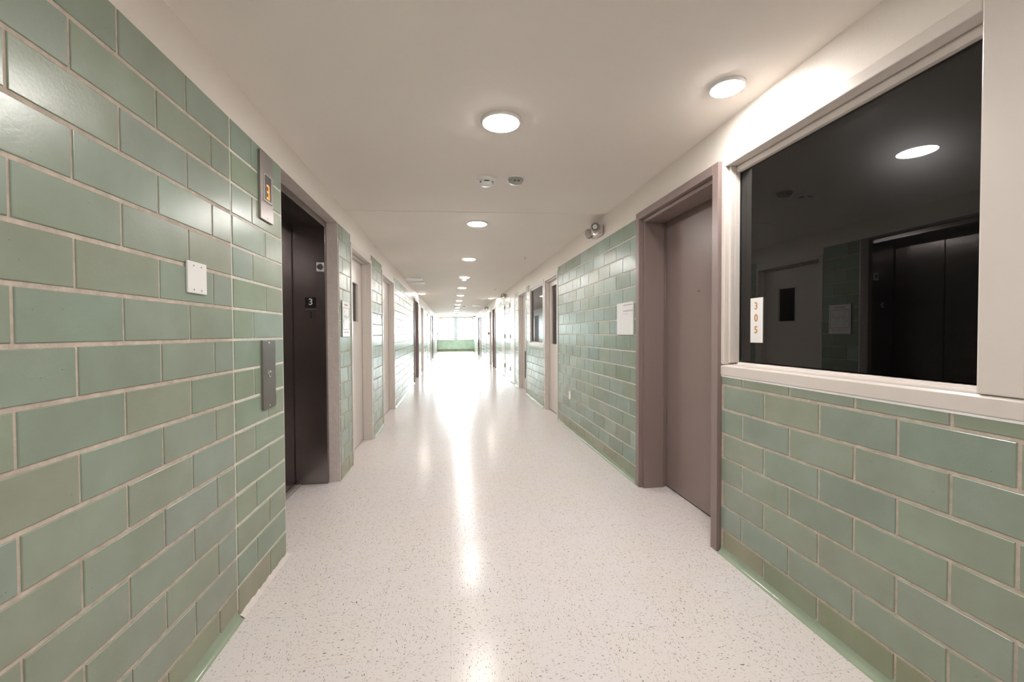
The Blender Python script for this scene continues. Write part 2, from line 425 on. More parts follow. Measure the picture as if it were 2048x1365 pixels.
def wall(name, side, opens, label):
    mb = MB(); prev = Y0
    tops = 2.45
    for (a, b, zt, kd) in opens + [(Y1, Y1, 0, None)]:
        if a > prev:
            wbox(mb, side, prev, a, .03, TH, -.02, HT); wbox(mb, side, prev, a, .004, TH, HT, tops)
        if kd:
            wbox(mb, side, a, b, .004, TH, zt, tops)
            if kd == 'win': wbox(mb, side, a, b, .03, TH, -.02, SILL)
            else: wbox(mb, side, a, b, NB, TH, -.02, zt)
        prev = b
    o = mb.build(name, 'plaster'); tag(o, label, kind='structure'); return o
WL = wall('wall_left', -1, left_open, 'left wall of green glazed tile under a beige plaster band')
WR = wall('wall_right', 1, right_open, 'right wall of green glazed tile under a beige plaster band')

PL = 1.034
segL = [(Y0, 1.941)]
facing(WL, side_plane(-1), Y0, 1.937, 0, HT, PL, PAL, 'mortar', jh=.0125, jv=.008)
facing(WL, side_plane(-1), 1.9375, 2.471, 0, HT, 2.128 - 2 * HALF, [(.245, .315, .235), (.255, .315, .228), (.262, .306, .225), (.25, .325, .26)], 'mortar_light', jh=.012, jv=.009, custom=(2.128, 2.268), lead=.011)
prev = 3.66
for (a, b, zt, kd) in left_open[1:] + [(Y1, Y1, 0, None)]:
    if a - prev > .05:
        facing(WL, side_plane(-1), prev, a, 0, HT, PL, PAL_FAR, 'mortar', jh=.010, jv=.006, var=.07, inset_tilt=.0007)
        if a > 4.5: segL.append((prev + .01, a - .01))
    prev = b
# wall behind the camera is the same tiling; above the near window the wall is plaster
PR = 1.963
facing(WR, side_plane(1), Y0, 2.132, 0, SILL, PR, PAL, 'mortar', jh=.0115, jv=.009)
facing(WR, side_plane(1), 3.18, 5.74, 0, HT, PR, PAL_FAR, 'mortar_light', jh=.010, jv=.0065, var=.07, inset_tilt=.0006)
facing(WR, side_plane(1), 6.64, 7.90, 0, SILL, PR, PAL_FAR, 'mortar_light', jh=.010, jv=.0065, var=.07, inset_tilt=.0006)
segR = [(Y0, 2.13), (3.19, 5.735), (6.66, 7.9)]
prev = 7.90
for (a, b, zt, kd) in right_open[4:] + [(Y1, Y1, 0, None)]:
    if a - prev > .05:
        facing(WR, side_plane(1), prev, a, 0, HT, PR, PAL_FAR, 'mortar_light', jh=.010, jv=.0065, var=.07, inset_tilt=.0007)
        segR.append((prev + .01, a - .01))
    prev = b
# plaster above tile height but below the corners at door heads (ZD..HT) is part of the wall mesh already
cove('baseboard_left', -1, segL, 'green glazed cove at the foot of the left wall')
cove('baseboard_right', 1, segR, 'green glazed cove at the foot of the right wall')

# rough patching at the foot of the tile return by the elevator
mb = MB(); n = 26
lo = [(-(DL - .024 + random.uniform(-.006, .006)) , 1.945 + .526 * i / n, .001) for i in range(n + 1)]
hi = [(-(DL - .001), 1.945 + .526 * i / n, .012 + random.uniform(-.005, .005)) for i in range(n + 1)]
b = len(mb.v); mb.v += lo + hi
for i in range(n): mb.f.append((i, i + 1, n + 2 + i, n + 1 + i))
o = mb.build('trim_1', 'rough_plaster', smooth=True); tag(o, 'rough plaster patch at the foot of the tiled return by the elevator', kind='structure')

# floor, ceiling, ends
o = MB().box(-DL - .44, DR + .44, Y0, Y1 + .2, -.1, 0).build('floor', 'floor'); tag(o, 'polished off-white vinyl tile floor with dark flecks', kind='structure')
mb = MB()
def slab(y0, y1, dz=0):
    xa, xb = -DL - .46, DR + .46
    za, zb = ceil_z(xa) + dz, ceil_z(xb) + dz
    b = len(mb.v)
    mb.v += [(xa, y0, za), (xb, y0, zb), (xb, y1, zb), (xa, y1, za), (xa, y0, za + .2), (xb, y0, zb + .2), (xb, y1, zb + .2), (xa, y1, za + .2)]
    mb.f += [tuple(b + i for i in q) for q in ((0, 3, 2, 1), (4, 5, 6, 7), (0, 1, 5, 4), (1, 2, 6, 5), (2, 3, 7, 6), (3, 0, 4, 7))]
cuts = [Y0, 3.905, 12.2, 17.0, 22.0, Y1 + .2]
for i in range(len(cuts) - 1): slab(cuts[i] + (.0025 if i else 0), cuts[i + 1] - .0025, dz=(0 if i % 2 == 0 else -.0012))
slab(Y0, Y1 + .2, dz=.01)
o = mb.build('ceiling', 'ceiling'); tag(o, 'flat painted ceiling with a hairline seam across it', kind='structure')
o = MB().box(-DL - .46, DR + .46, Y0 - .2, Y0, -.02, 2.6).build('wall_back', 'plaster'); tag(o, 'wall behind the camera', kind='structure')
# end wall: tiled spandrel, head, window
mb = MB(); SP = .743
mb.box(-DL - .46, DR + .46, Y1 + .03, Y1 + .25, -.02, SP); mb.box(-DL - .46, DR + .46, Y1 + .004, Y1 + .25, 2.30, 2.6)
mb.box(-DL - .46, -DL + .02, Y1 + .004, Y1 + .25, SP, 2.30); mb.box(DR - .02, DR + .46, Y1 + .004, Y1 + .25, SP, 2.30)
WE = mb.build('wall_end', 'plaster'); tag(WE, 'low green tiled wall under the window at the far end', kind='structure')
facing(WE, lambda a, d, z: (a, Y1 + d, z), -DL, DR, 0, SP, 0, [(.55, .74, .60), (.54, .72, .59)], 'mortar_light', jh=.005, jv=.004)
win = empty('window_1', (.285, Y1 + .1, SP), 'large bright window filling the far end of the corridor', kind='structure')
mb = MB()
x0, x1 = -DL + .02, DR - .02
mb.box(x0, x1, Y1 + .06, Y1 + .14, SP, SP + .05); mb.box(x0, x1, Y1 + .06, Y1 + .14, 2.25, 2.30)
for xx in (x0 + .02, -.33, .93, x1 - .02): mb.box(xx - .018, xx + .018, Y1 + .06, Y1 + .14, SP, 2.30)
mb.build('window_frame', 'white_paint', win)
MB().box(.18, .43, Y1 - .02, Y1 + .20, SP + .022, 2.32).build('window_column', 'end_column', win)
MB().box(x0, x1, Y1 + .095, Y1 + .101, SP + .05, 2.25).build('window_pane', 'clear_glass', win)
MB().box(-DL, DR, Y1 - .03, Y1 + .06, SP, SP + .02).build('window_sill', 'white_paint', win)

# ------------------------------------------------------------------ doors
dn = [0]
def door(side, y0, y1, zt, paint, leaf_d=.10, fw_=.05, proud=.006, label='', glass_=None, louvre=None, plinth=False, rabbet=False, stop_d=None, gap=.012):
    dn[0] += 1
    ya, yb = y0 + fw_, y1 - fw_
    zi = zt - fw_
    e = empty('door_%d' % dn[0], (SX(side, 0), (y0 + y1) / 2, 0), label, kind='structure')
    mb = MB()
    # face trim plus returns; the frame runs back into the wall
    for (p, q) in ((y0, ya), (yb, y1)):
        wbox(mb, side, p, q, -proud, leaf_d + .05, 0, zt)
    wbox(mb, side, ya, yb, -proud, leaf_d + .05, zi, zt)
    fr = mb.build('door_frame', paint, e, bevel=.0025)
    mb = MB(); sd = stop_d if stop_d is not None else leaf_d - .045
    st = .016
    wbox(mb, side, ya, ya + st, sd, leaf_d - .002, 0, zi); wbox(mb, side, yb - st, yb, sd, leaf_d - .002, 0, zi)
    wbox(mb, side, ya + st, yb - st, sd, leaf_d - .002, zi - st, zi)
    if rabbet:
        wbox(mb, side, yb - .028, yb - .001, -proud + .035, sd, 0, zi); wbox(mb, side, ya + .001, ya + .028, -proud + .035, sd, 0, zi)
        wbox(mb, side, ya + .028, yb - .028, -proud + .035, sd, zi - .028, zi)
    mb.build('door_stop', paint, fr, bevel=.002)
    if plinth:
        wbox(MB(), side, yb - .02, yb + .004, .0, leaf_d - .002, 0, .19).build('plinth_block', paint, fr, bevel=.002)
    # leaf, cut round its glazing or louvre
    mb = MB(); a, b, z0, z1 = ya + .003, yb - .003, gap, zi - .003
    hole = glass_ or louvre
    if hole:
        ha, hb, hz0, hz1 = hole
        wbox(mb, side, a, ha, leaf_d, leaf_d + .044, z0, z1); wbox(mb, side, hb, b, leaf_d, leaf_d + .044, z0, z1)
        wbox(mb, side, ha, hb, leaf_d, leaf_d + .044, z0, hz0); wbox(mb, side, ha, hb, leaf_d, leaf_d + .044, hz1, z1)
        bm_ = MB()
        wbox(bm_, side, ha, hb, leaf_d + .044, leaf_d + .05, hz0 - .02, hz1 + .02)
        bm_.build('dark_backing', 'black', e)
    else: wbox(mb, side, a, b, leaf_d, leaf_d + .044, z0, z1)
    leaf = mb.build('door_leaf', paint, e)
    if glass_:
        g = MB(); t = .014
        for (p, q, r, s) in ((ha, ha + t, hz0, hz1), (hb - t, hb, hz0, hz1), (ha, hb, hz0, hz0 + t), (ha, hb, hz1 - t, hz1)):
            wbox(g, side, p, q, leaf_d - .004, leaf_d + .03, r, s)
        g.build('vision_frame', paint, leaf, bevel=.001)
        wbox(MB(), side, ha + t, hb - t, leaf_d + .020, leaf_d + .026, hz0 + t, hz1 - t).build('vision_pane', 'dark_glass', leaf)
    if louvre:
        g = MB(); k = int((hz1 - hz0) / .022)
        for i in range(k):
            z = hz0 + (i + .5) * (hz1 - hz0) / k
            wbox(g, side, ha, hb, leaf_d + .006 + .004 * (i % 2), leaf_d + .03, z - .004, z + .005)
        for (p, q, r, s) in ((ha, ha + .02, hz0, hz1), (hb - .02, hb, hz0, hz1), (ha, hb, hz0, hz0 + .02), (ha, hb, hz1 - .02, hz1)):
            wbox(g, side, p, q, leaf_d - .003, leaf_d + .03, r, s)
        g.build('louvre', 'kickplate', leaf)
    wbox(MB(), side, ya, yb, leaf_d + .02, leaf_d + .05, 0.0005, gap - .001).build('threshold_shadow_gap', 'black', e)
    return e, leaf, fr
def closet(side, y0, y1, zt, label, hinge='far', dark=True):
    dn[0] += 1
    e = empty('door_%d' % dn[0], (SX(side, 0), (y0 + y1) / 2, 0), label, kind='structure')
    mb = MB()
    for (p, q) in ((y0, y0 + .03), (y1 - .03, y1)): wbox(mb, side, p, q, -.002, .12, 0, zt)
    wbox(mb, side, y0 + .03, y1 - .03, -.002, .12, zt - .03, zt)
    mb.build('door_frame', 'white_paint', e)
    wbox(MB(), side, y0 + .036, y1 - .036, -.006, .036, .01, zt - .036).build('door_leaf', 'white_paint', e, bevel=.002)
    wbox(MB(), side, y0 + .03, y1 - .03, .04, .10, 0.0005, zt - .03).build('dark_gap', 'black', e)
    yh = (y1 - .033) if hinge == 'far' else (y0 + .033)
    for z in (.32, 1.15, 1.95):
        h = MB()
        h.lathe([(.011, -.05), (.011, .05)], (SX(side, -.014), yh, z), n=10)
        wbox(h, side, yh - .028, yh + .028, -.009, -.0055, z - .05, z + .05)
        h.build('hinge', 'grey_plastic', e, smooth=False)
    return e
# left
door(-1, 4.07, 5.087, ZD, 'white_paint', .10, .045, label='cream door with a small vision panel, nearest on the left wall', glass_=(4.54, 4.83, 1.36, 1.80), plinth=True)
door(-1, 5.841, 7.04, ZD, 'white_paint', .085, .045, label='plain cream door, second on the left wall')
door(-1, 10.66, 11.9, 2.13, 'brown_paint', .22, .05, .022, label='brown door recessed in the left wall, nearest brown one on that side')
door(-1, 13.05, 14.2, ZD, 'white_paint', .22, .045, label='cream door just beyond the first brown one on the left wall')
closet(-1, 16.38, 17.45, ZD, 'flush cream closet door with dark edges on the left wall', 'near')
door(-1, 18.75, 19.83, ZD, 'white_paint', .22, .045, label='cream door before the second brown door on the left wall')
door(-1, 20.45, 21.43, 2.13, 'brown_paint', .22, .05, .022, label='second brown door down the left wall')
door(-1, 23.05, 24.02, ZD, 'white_paint', .22, .045, label='last cream door on the left wall')
door(-1, 27.6, 28.55, 2.13, 'brown_paint', .12, .04, .006, label='dark edged door beside the end window on the left')
# right
eb, lb, fb_ = door(1, 2.134, 3.178, 2.19, 'brown_paint', .205, .055, .024, label='large taupe brown door in a deep frame beside the dark window', rabbet=True, stop_d=.175)
ph = MB(); ph.lathe([(.013, 0), (.013, .004), (.009, .006)], (SX(1, .205), 2.67, 1.525), axis=(-1, 0, 0), n=20)
ph.build('peephole', 'chrome', lb, smooth=False)
MB().lathe([(.0065, 0), (.005, .0072)], (SX(1, .205), 2.67, 1.525), axis=(-1, 0, 0), n=16).build('peephole_lens', 'black', lb)
door(1, 5.745, 6.61, 2.12, 'white_paint', .075, .05, label='cream door with a tall glass panel beside the far corridor window', glass_=(5.93, 6.42, 1.05, 1.985))
door(1, 8.25, 9.26, 2.12, 'white_paint', .09, .045, label='cream door with a dark louvre low in its leaf', louvre=(8.42, 8.94, .25, .85))
closet(1, 9.78, 10.56, 2.10, 'flush cream closet door hinged on its far edge, right wall', 'far')
closet(1, 11.62, 12.42, 2.10, 'flush cream closet door hinged on its near edge, right wall', 'near')
door(1, 14.2, 15.1, 2.13, 'brown_paint', .22, .05, .022, label='brown door on the right wall halfway down the corridor')
door(1, 15.55, 16.4, ZD, 'white_paint', .22, .045, label='cream door just beyond the halfway brown door on the right')
closet(1, 18.1, 18.95, ZD, 'flush cream closet door farther down the right wall', 'far')
door(1, 20.95, 21.9, ZD, 'white_paint', .22, .045, label='cream door before the farthest brown door on the right')
door(1, 22.4, 23.4, 2.13, 'brown_paint', .22, .05, .022, label='farthest brown door on the right wall')
closet(1, 24.7, 26.2, ZD, 'wide flush closet door near the end of the right wall', 'far')

# ------------------------------------------------------------------ windows in the right wall
def side_window(idx, y0, y1, zt, gy0, gy1, label, pane, gd=.078):
    """frame members round a pane set back from the tiled face"""
    side = 1
    e = empty('window_%d' % idx, (SX(1, 0), (y0 + y1) / 2, SILL), label, kind='structure')
    mb = MB()
    wbox(mb, side, gy1 + .018, y1, -.004, .13, SILL + .06, zt)
    wbox(mb, side, y0, gy0 - .006, -.004, .13, SILL + .06, zt)
    wbox(mb, side, gy0 - .006, gy1 + .018, -.004, .13, zt - .05, zt)
    fr = mb.build('window_frame', 'white_paint', e, bevel=.004)
    # sill: front member with a sloping top
    s = MB(); b0 = len(s.v)
    prof = [(-.0045, SILL + .001), (-.0045, SILL + .050), (.004, SILL + .058), (gd * .3, SILL + .060), (gd * .6, SILL + .061), (gd - .014, SILL + .063), (gd - .010, SILL + .074), (gd + .05, SILL + .074), (gd + .05, SILL)]
    n = len(prof)
    for a in (y0, y1): s.v += [(SX(1, d), a, z) for d, z in prof]
    for i in range(n):
        j = (i + 1) % n; s.f.append((i, j, n + j, n + i))
    s.f.append(tuple(range(n))); s.f.append(tuple(range(n, 2 * n))[::-1])
    s.build('window_sill', 'white_paint', e, bevel=.002)
    wbox(MB(), side, y0, y1, -.0008, .03, SILL - .009, SILL + .001).build('caulk_line', 'trim_white', e)
    st = MB()
    zt_ = zt - .05
    wbox(st, side, gy1, gy1 + .017, gd - .033, gd + .03, SILL + .072, zt_); wbox(st, side, gy0 - .005, gy0 + .012, gd - .028, gd + .03, SILL + .072, zt_)
    wbox(st, side, gy0 + .012, gy1, gd - .022, gd + .03, zt_ - .034, zt_ - .0015)
    if gd > .06: wbox(st, side, gy1 + .001, gy1 + .0175, .02, .045, SILL + .07, zt_)
    st.build('glazing_bead', 'white_paint', fr, bevel=.002)
    rb = MB()
    wbox(rb, side, gy1 - .003, gy1 + .001, gd - .004, gd, SILL + .072, zt_ - .02)
    rb.build('glazing_seal', 'rubber', fr)
    wbox(MB(), side, gy0, gy1, gd, gd + .006, SILL + .08, zt_ - .01).build('window_pane', pane, e)
    return e
side_window(2, .885, 2.134, 2.20, .994, 2.087, 'large dark window in a cream frame beside the taupe brown door', 'dark_glass')
side_window(3, 6.655, 7.90, 2.12, 6.72, 7.82, 'smaller dark corridor window between two cream doors', 'dark_glass', .034)
# second light of the near window, just beyond the picture edge
mb = MB(); wbox(mb, 1, -.45, .88, -.004, .46, SILL, 2.20); o = mb.build('trim_2', 'white_paint', bevel=.004); tag(o, 'broad cream mullion panel at the right picture edge', kind='structure')
mb = MB()
for (a, b) in ((.885, 2.134), (6.61, 7.90)):
    wbox(mb, 1, a - .02, b + .02, TH, TH + .02, .5, 2.45) if False else None
# unlit rooms behind the two windows
def room(idx, y0, y1):
    m_ = MB(); xa, xb = SX(1, TH), SX(1, TH + 2.4)
    m_.box(xa, xb, y0, y1, .3, .32); m_.box(xa, xb, y0, y1, 2.5, 2.52)
    m_.box(xb, xb + .02, y0, y1, .3, 2.52); m_.box(xa, xb, y0 - .02, y0, .3, 2.52); m_.box(xa, xb, y1, y1 + .02, .3, 2.52)
    o = m_.build('wall_room_%d' % idx, 'dark_grey'); tag(o, 'unlit room behind the %s window' % ('near dark' if idx == 1 else 'far corridor'), kind='structure')
room(1, .5, 2.5); room(2, 6.3, 8.2)

# ------------------------------------------------------------------ elevator
el = empty('elevator_entrance', (-DL - .15, 3.06, 0), 'dark brushed steel elevator entrance recessed in the left tiled wall', 'elevator')
XF = DL + .092      # steel frame plane
XD = DL + .345      # door plane
ye0, ye1, zE = 2.53, 3.60, 2.115
# plaster returns round the opening (belong to the wall)
mb = MB()
mb.box(-(DL + .004), -(DL + .42), ye1 + .045, 3.665, 0, HT + .002); mb.box(-(DL + .004), -(DL + .42), 2.466, ye0 - .045, 0, HT + .002)
mb.box(-(DL + .004), -(DL + .42), ye0 - .045, ye1 + .045, zE + .052, HT + .002)
o = mb.build('trim_3', 'rough_plaster', bevel=.006); tag(o, 'rough painted plaster return round the elevator opening', kind='structure')
mb = MB()
mb.box(-XF, -(XD + .03), ye1, ye1 + .044, 0, zE + .05); mb.box(-XF, -(XD + .03), ye0 - .044, ye0, 0, zE + .05)
mb.box(-XF, -(XD + .03), ye0, ye1, zE, zE + .05)
fe = mb.build('elevator_frame', 'steel', el, bevel=.002)
mb = MB().box(-XD, -(XD + .03), 3.17, ye1 + .03, .012, zE + .02)
mb.build('door_panel', 'steel', el)
MB().box(-(XD + .006), -(XD + .036), ye0 - .03, 3.166, .012, zE + .02).build('door_panel', 'steel', el)
MB().box(-(XD + .04), -(XD + .06), ye0 - .04, ye1 + .04, 0, zE + .03).build('hoistway_dark', 'black', el)
mb = MB()
mb.box(-(XD - .045), -(XD - .016), ye0, ye1, .001, .006); mb.box(-(XD - .008), -(XD + .03), ye0, ye1, .001, .006)
mb.build('door_sill', 'grey_plastic', el)
MB().box(-(XD - .046), -(XD + .03), ye0, ye1, .0003, .0012).build('sill_groove', 'black', el)
MB().box(-(XD - .002), -(XD + .001), ye1 - .011, ye1 - .001, .01, zE).build('running_gap', 'black', el)
YJ = ye1
# signs on the far jamb, facing back down the corridor
rotJ = (R_(90), 0, 0)
sg = empty('floor_number_sign', (-1.135, YJ, 1.50), 'small black square sign with a white 3 on the elevator jamb', 'sign')
MB().box(-1.178, -1.092, YJ - .003, YJ - .0002, 1.455, 1.541).build('plate', 'sign_black', sg, bevel=.001)
text('numeral', '3', .074, 'sign_white', (-1.135, YJ - .0034, 1.501), rotJ, sg)
sg = empty('elevator_number_sign', (-1.135, YJ, 1.39), 'elevator number plate with a black 1 below the floor sign', 'sign')
MB().box(-1.179, -1.085, YJ - .002, YJ - .0002, 1.352, 1.451).build('plate', 'steel', sg, bevel=.0005)
text('word', 'ELEVATOR', .0165, 'plan_ink', (-1.132, YJ - .0024, 1.4425), rotJ, sg)
text('numeral', '1', .085, 'sign_black', (-1.132, YJ - .0024, 1.390), rotJ, sg)
ks = empty('fire_key_switch', (-1.058, YJ, 1.79), 'small pale key switch plate high on the elevator jamb', 'key switch')
MB().box(-1.088, -1.028, YJ - .003, YJ - .0002, 1.752, 1.826).build('plate', 'plastic', ks, bevel=.002)
mb = MB()
mb.lathe([(.024, 0), (.024, .0012), (.019, .0012), (.019, .0004)], (-1.058, YJ - .003, 1.789), (0, -1, 0), 28).build('lettered_ring', 'screw', ks)
MB().lathe([(.011, 0), (.011, .006), (.007, .008)], (-1.058, YJ - .003, 1.789), (0, -1, 0), 20).build('lock_cylinder', 'dark_grey', ks)
for z in (1.821, 1.757): MB().lathe([(.003, 0), (.002, .001)], (-1.058, YJ - .003, z), (0, -1, 0), 10).build('screw', 'screw', ks)

# ------------------------------------------------------------------ fittings on the left wall
rotL = (R_(90), 0, R_(90))     # text facing +X
ip = empty('floor_indicator', (-DL, 2.268, 1.80), 'steel floor indicator panel with an orange lit 3, high beside the elevator', 'indicator panel')
MB().box(-DL, -DL + .012, 2.196, 2.341, 1.812, 2.146).build('face_plate', 'steel_plate', ip, bevel=.001)
mb = MB()
for (p, q, r, s) in ((2.222, 2.231, 1.905, 2.045), (2.306, 2.315, 1.905, 2.045), (2.231, 2.306, 1.905, 1.915), (2.231, 2.306, 2.035, 2.045)):
    mb.box(-DL + .012, -DL + .018, p, q, r, s)
mb.build('bezel', 'chrome', ip, bevel=.001)
MB().box(-DL + .012, -DL + .0135, 2.231, 2.306, 1.915, 2.035).build('display', 'display', ip)
mb = MB()
for (p, q, r, s) in ((2.258, 2.290, 1.924, 1.934), (2.262, 2.290, 1.956, 1.965), (2.258, 2.290, 1.987, 1.996), (2.280, 2.291, 1.924, 1.996)):
    mb.box(-DL + .0136, -DL + .0142, p, q, r, s)
mb.build('lit_numeral', 'led_orange', ip)
for z in (1.826, 2.132): MB().lathe([(.004, 0), (.003, .002)], (-DL + .012, 2.268, z), (1, 0, 0), 12).build('screw', 'screw', ip)
cp = empty('elevator_call_panel', (-DL, 2.27, .866), 'tall steel call panel with one round button beside the elevator', 'call panel')
MB().box(-DL, -DL + .010, 2.196, 2.343, .866, 1.212).build('face_plate', 'steel_plate', cp, bevel=.001)
MB().lathe([(.0165, 0), (.0165, .006), (.014, .008)], (-DL + .010, 2.266, 1.040), (1, 0, 0), 28).build('button_ring', 'chrome', cp)
MB().lathe([(.012, 0), (.012, .010), (.009, .0115)], (-DL + .010, 2.266, 1.040), (1, 0, 0), 28).build('button', 'screw', cp)
for z in (1.198, .880): MB().lathe([(.004, 0), (.003, .002)], (-DL + .010, 2.268, z), (1, 0, 0), 12).build('screw', 'chrome', cp)
bp_ = empty('blank_wall_plate', (-DL, 1.68, 1.39), 'white double blank cover plate on the near left tiles', 'wall plate')
MB().box(-DL, -DL + .008, 1.622, 1.738, 1.392, 1.507).build('cover', 'plastic', bp_, bevel=.003)
for y in (1.657, 1.703):
    for z in (1.405, 1.492): MB().lathe([(.0035, 0), (.0025, .001)], (-DL + .008, y, z), (1, 0, 0), 10).build('screw', 'screw', bp_)
nt_ = empty('evacuation_plan', (-DL, 3.85, 1.22), 'white framed floor plan notice on the tiled pier beyond the elevator', 'notice')
MB().box(-DL, -DL + .005, 3.722, 3.735, 1.212, 1.528).build('dark_edge', 'dark_grey', nt_)
MB().box(-DL, -DL + .006, 3.735, 3.985, 1.215, 1.525).build('sheet', 'paper', nt_)
mb = MB()
for (p, q, r, s) in ((3.750, 3.970, 1.276, 1.281), (3.750, 3.970, 1.466, 1.471), (3.750, 3.755, 1.276, 1.471), (3.965, 3.970, 1.276, 1.471)):
    mb.box(-DL + .006, -DL + .0066, p, q, r, s)
mb.build('printed_border', 'red_ink', nt_)
mb = MB(); random.seed(11)
for i in range(46):
    y = random.uniform(3.80, 3.95); z = 1.385 + random.gauss(0, .018)
    if i > 30: y = random.uniform(3.772, 3.805); z = random.uniform(1.30, 1.45)
    L_ = random.uniform(.006, .022); h_ = .0018
    if random.random() < .4: mb.box(-DL + .006, -DL + .0066, y, y + h_, z, z + L_)
    else: mb.box(-DL + .006, -DL + .0066, y, y + L_, z, z + h_)
mb.build('printed_plan', 'plan_ink', nt_)
mb = MB()
y = 3.80
while y < 3.91:
    w_ = random.uniform(.006, .012); mb.box(-DL + .006, -DL + .0066, y, y + w_, 1.490, 1.502); y += w_ + .004
mb.build('printed_title', 'red_ink', nt_); mb = MB()
y = 3.77
while y < 3.95:
    w_ = random.uniform(.004, .010); mb.box(-DL + .006, -DL + .0066, y, y + w_, 1.252, 1.258); y += w_ + .003
mb.build('printed_footer', 'red_ink', nt_)

# ------------------------------------------------------------------ fittings on the right wall
rotR = (R_(90), 0, R_(-90))    # text facing -X
XP = DR + .078
rs = empty('room_number_sign', (XP, 1.87, 1.20), 'white vertical sign reading 305 on the dark window glass', 'sign')
MB().box(XP - .003, XP, 1.915, 2.002, 1.186, 1.419).build('plate', 'paper', rs)
for ch, z in (('3', 1.376), ('0', 1.313), ('5', 1.251)):
    text('numeral', ch, .052, 'orange_text', (XP - .0034, 1.961, z), rotR, rs)
ns = empty('wall_notice', (DR, 3.43, 1.22), 'blank looking white notice board on tiles left of the taupe brown door', 'notice')
MB().box(DR - .008, DR, 3.262, 3.600, 1.222, 1.500).build('board', 'paper', ns)
mb = MB(); random.seed(5)
def stroke_line(ya, yb, z, h):
    y = ya
    while y < yb:
        w_ = random.uniform(.006, .013); mb.box(DR - .0084, DR - .008, y, min(y + w_, yb), z, z + h); y += w_ + .005
for q_ in ((3.275, 3.46, 1.472, .011), (3.275, 3.46, 1.420, .013), (3.36, 3.47, 1.398, .004)):
    mb = MB(); stroke_line(*q_); mb.build('printed_line', 'ink', ns)
for z in (1.478, 1.425): MB().lathe([(.004, 0), (.003, .002)], (DR - .008, 3.568, z), (-1, 0, 0), 12).build('screw', 'screw', ns)
wp = empty('blank_wall_plate', (DR, 5.14, .385), 'small white blank plate low on the right tiles', 'wall plate')
MB().box(DR - .008, DR, 5.10, 5.175, .385, .495).build('cover', 'plastic', wp, bevel=.002)
for z in (.40, .48): MB().lathe([(.0035, 0), (.003, .001)], (DR - .008, 5.1375, z), (-1, 0, 0), 10).build('screw', 'screw', wp)
fa = empty('fire_alarm_pull', (DR, 16.6, 1.2), 'small red fire alarm pull box far down the right wall', 'fire alarm')
MB().box(DR - .045, DR, 16.62, 16.72, 1.16, 1.28).build('housing', 'red', fa, bevel=.003)
MB().box(DR - .055, DR - .045, 16.635, 16.705, 1.19, 1.21).build('pull_bar', 'plastic', fa)
fb2 = empty('wall_box', (-DL, 27.3, 1.2), 'small dark wall box beside the end window on the left', 'wall box')
MB().box(-DL, -DL + .06, 27.2, 27.32, 1.15, 1.26).build('housing', 'dark_grey', fb2, bevel=.003)
MB().box(-DL + .06, -DL + .066, 27.22, 27.30, 1.18, 1.23).build('cover', 'grey_plastic', fb2)

# emergency lights on the right wall
def emergency(y, label):
    e = empty('emergency_light', (DR, y, 2.27), label, 'emergency light', 'emergency lights along the right wall')
    MB().box(DR - .055, DR - .002, y - .10, y + .12, 2.215, 2.315).build('housing', 'white_paint', e, bevel=.008)
    MB().box(DR - .075, DR - .055, y - .05, y + .07, 2.235, 2.30).build('cover', 'white_paint', e, bevel=.006)
    for s, zz in ((-1, 2.285), (1, 2.262)):
        hd = MB(); ax = Vector((-.55, s * .8, -.12)).normalized(); c = (DR - .075, y + s * .085 - .01, zz)
        hd.lathe([(.018, -.05), (.045, -.01), (.050, .02), (.050, .032), (.043, .034)], c, ax, 8)
        h = hd.build('lamp_head', 'grey_plastic', e)
        MB().lathe([(.034, .030), (.034, .036), (.026, .036), (.026, .032)], c, ax, 24).build('lens_ring', 'dark_grey', h)
        MB().lathe([(.024, .0345), (.010, .040), (.003, .041)], c, ax, 24).build('lens', 'plastic', h)
    MB().lathe([(.006, 0), (.005, .003)], (DR - .07, y - .02, 2.2345), (0, 0, -1), 12).build('pilot_lamp', 'led_white', e)
    return e
e0 = emergency(4.06, 'twin head emergency light above the tiles by the taupe brown door')
for y, lb_ in ((11.47, 'twin head emergency light above the flush closet doors'),
              (17.1, 'twin head emergency light beyond the halfway brown door'),
              (26.2, 'farthest twin head emergency light, near the end window')):
    c = copy_tree(e0); c.location.y = y; c['label'] = lb_

# ------------------------------------------------------------------ ceiling fittings
def lamp(x, y, label):
    z = ceil_z(x)
    e = empty('ceiling_light', (x, y, z), label, 'ceiling light', 'round ceiling lights')
    MB().lathe([(.108, 0), (.108, -.006), (.103, -.012), (.097, -.014), (.0955, -.006), (.0955, 0)], (x, y, z), n=48).build('trim_ring', 'trim_white', e, smooth=False)
    MB().lathe([(.0945, -.004), (.0945, -.012), (.088, -.0165), (.07, -.019), (.04, -.0205), (.01, -.021)], (x, y, z), n=48).build('diffuser', 'diffuser', e, smooth=True)
    return e
names = ['behind the camera', 'overhead at the camera', 'nearest in view, before the smoke detector', 'second in the centre row, beyond the ceiling seam', 'third in the centre row', 'fourth in the centre row',
         'fifth in the centre row', 'sixth in the centre row', 'seventh in the centre row', 'eighth in the centre row', 'ninth in the centre row', 'tenth in the centre row', 'eleventh in the centre row', 'twelfth in the centre row', 'last in the centre row']
ys = [-1.9, .15, 2.22, 4.29, 6.35, 8.42, 10.4, 12.5, 14.55, 16.6, 18.7, 20.8, 22.9, 25.0, 27.1]
l0 = lamp(.27, ys[0], 'round lit ceiling light ' + names[0])
def put_lamp(x, y, label, k=1.0):
    c = copy_tree(l0); c.location = (x, y, ceil_z(x)); c['label'] = label; c.scale = (k, k, 1)
for y, nm in list(zip(ys, names))[1:]: put_lamp(.27, y, 'round lit ceiling light ' + nm)
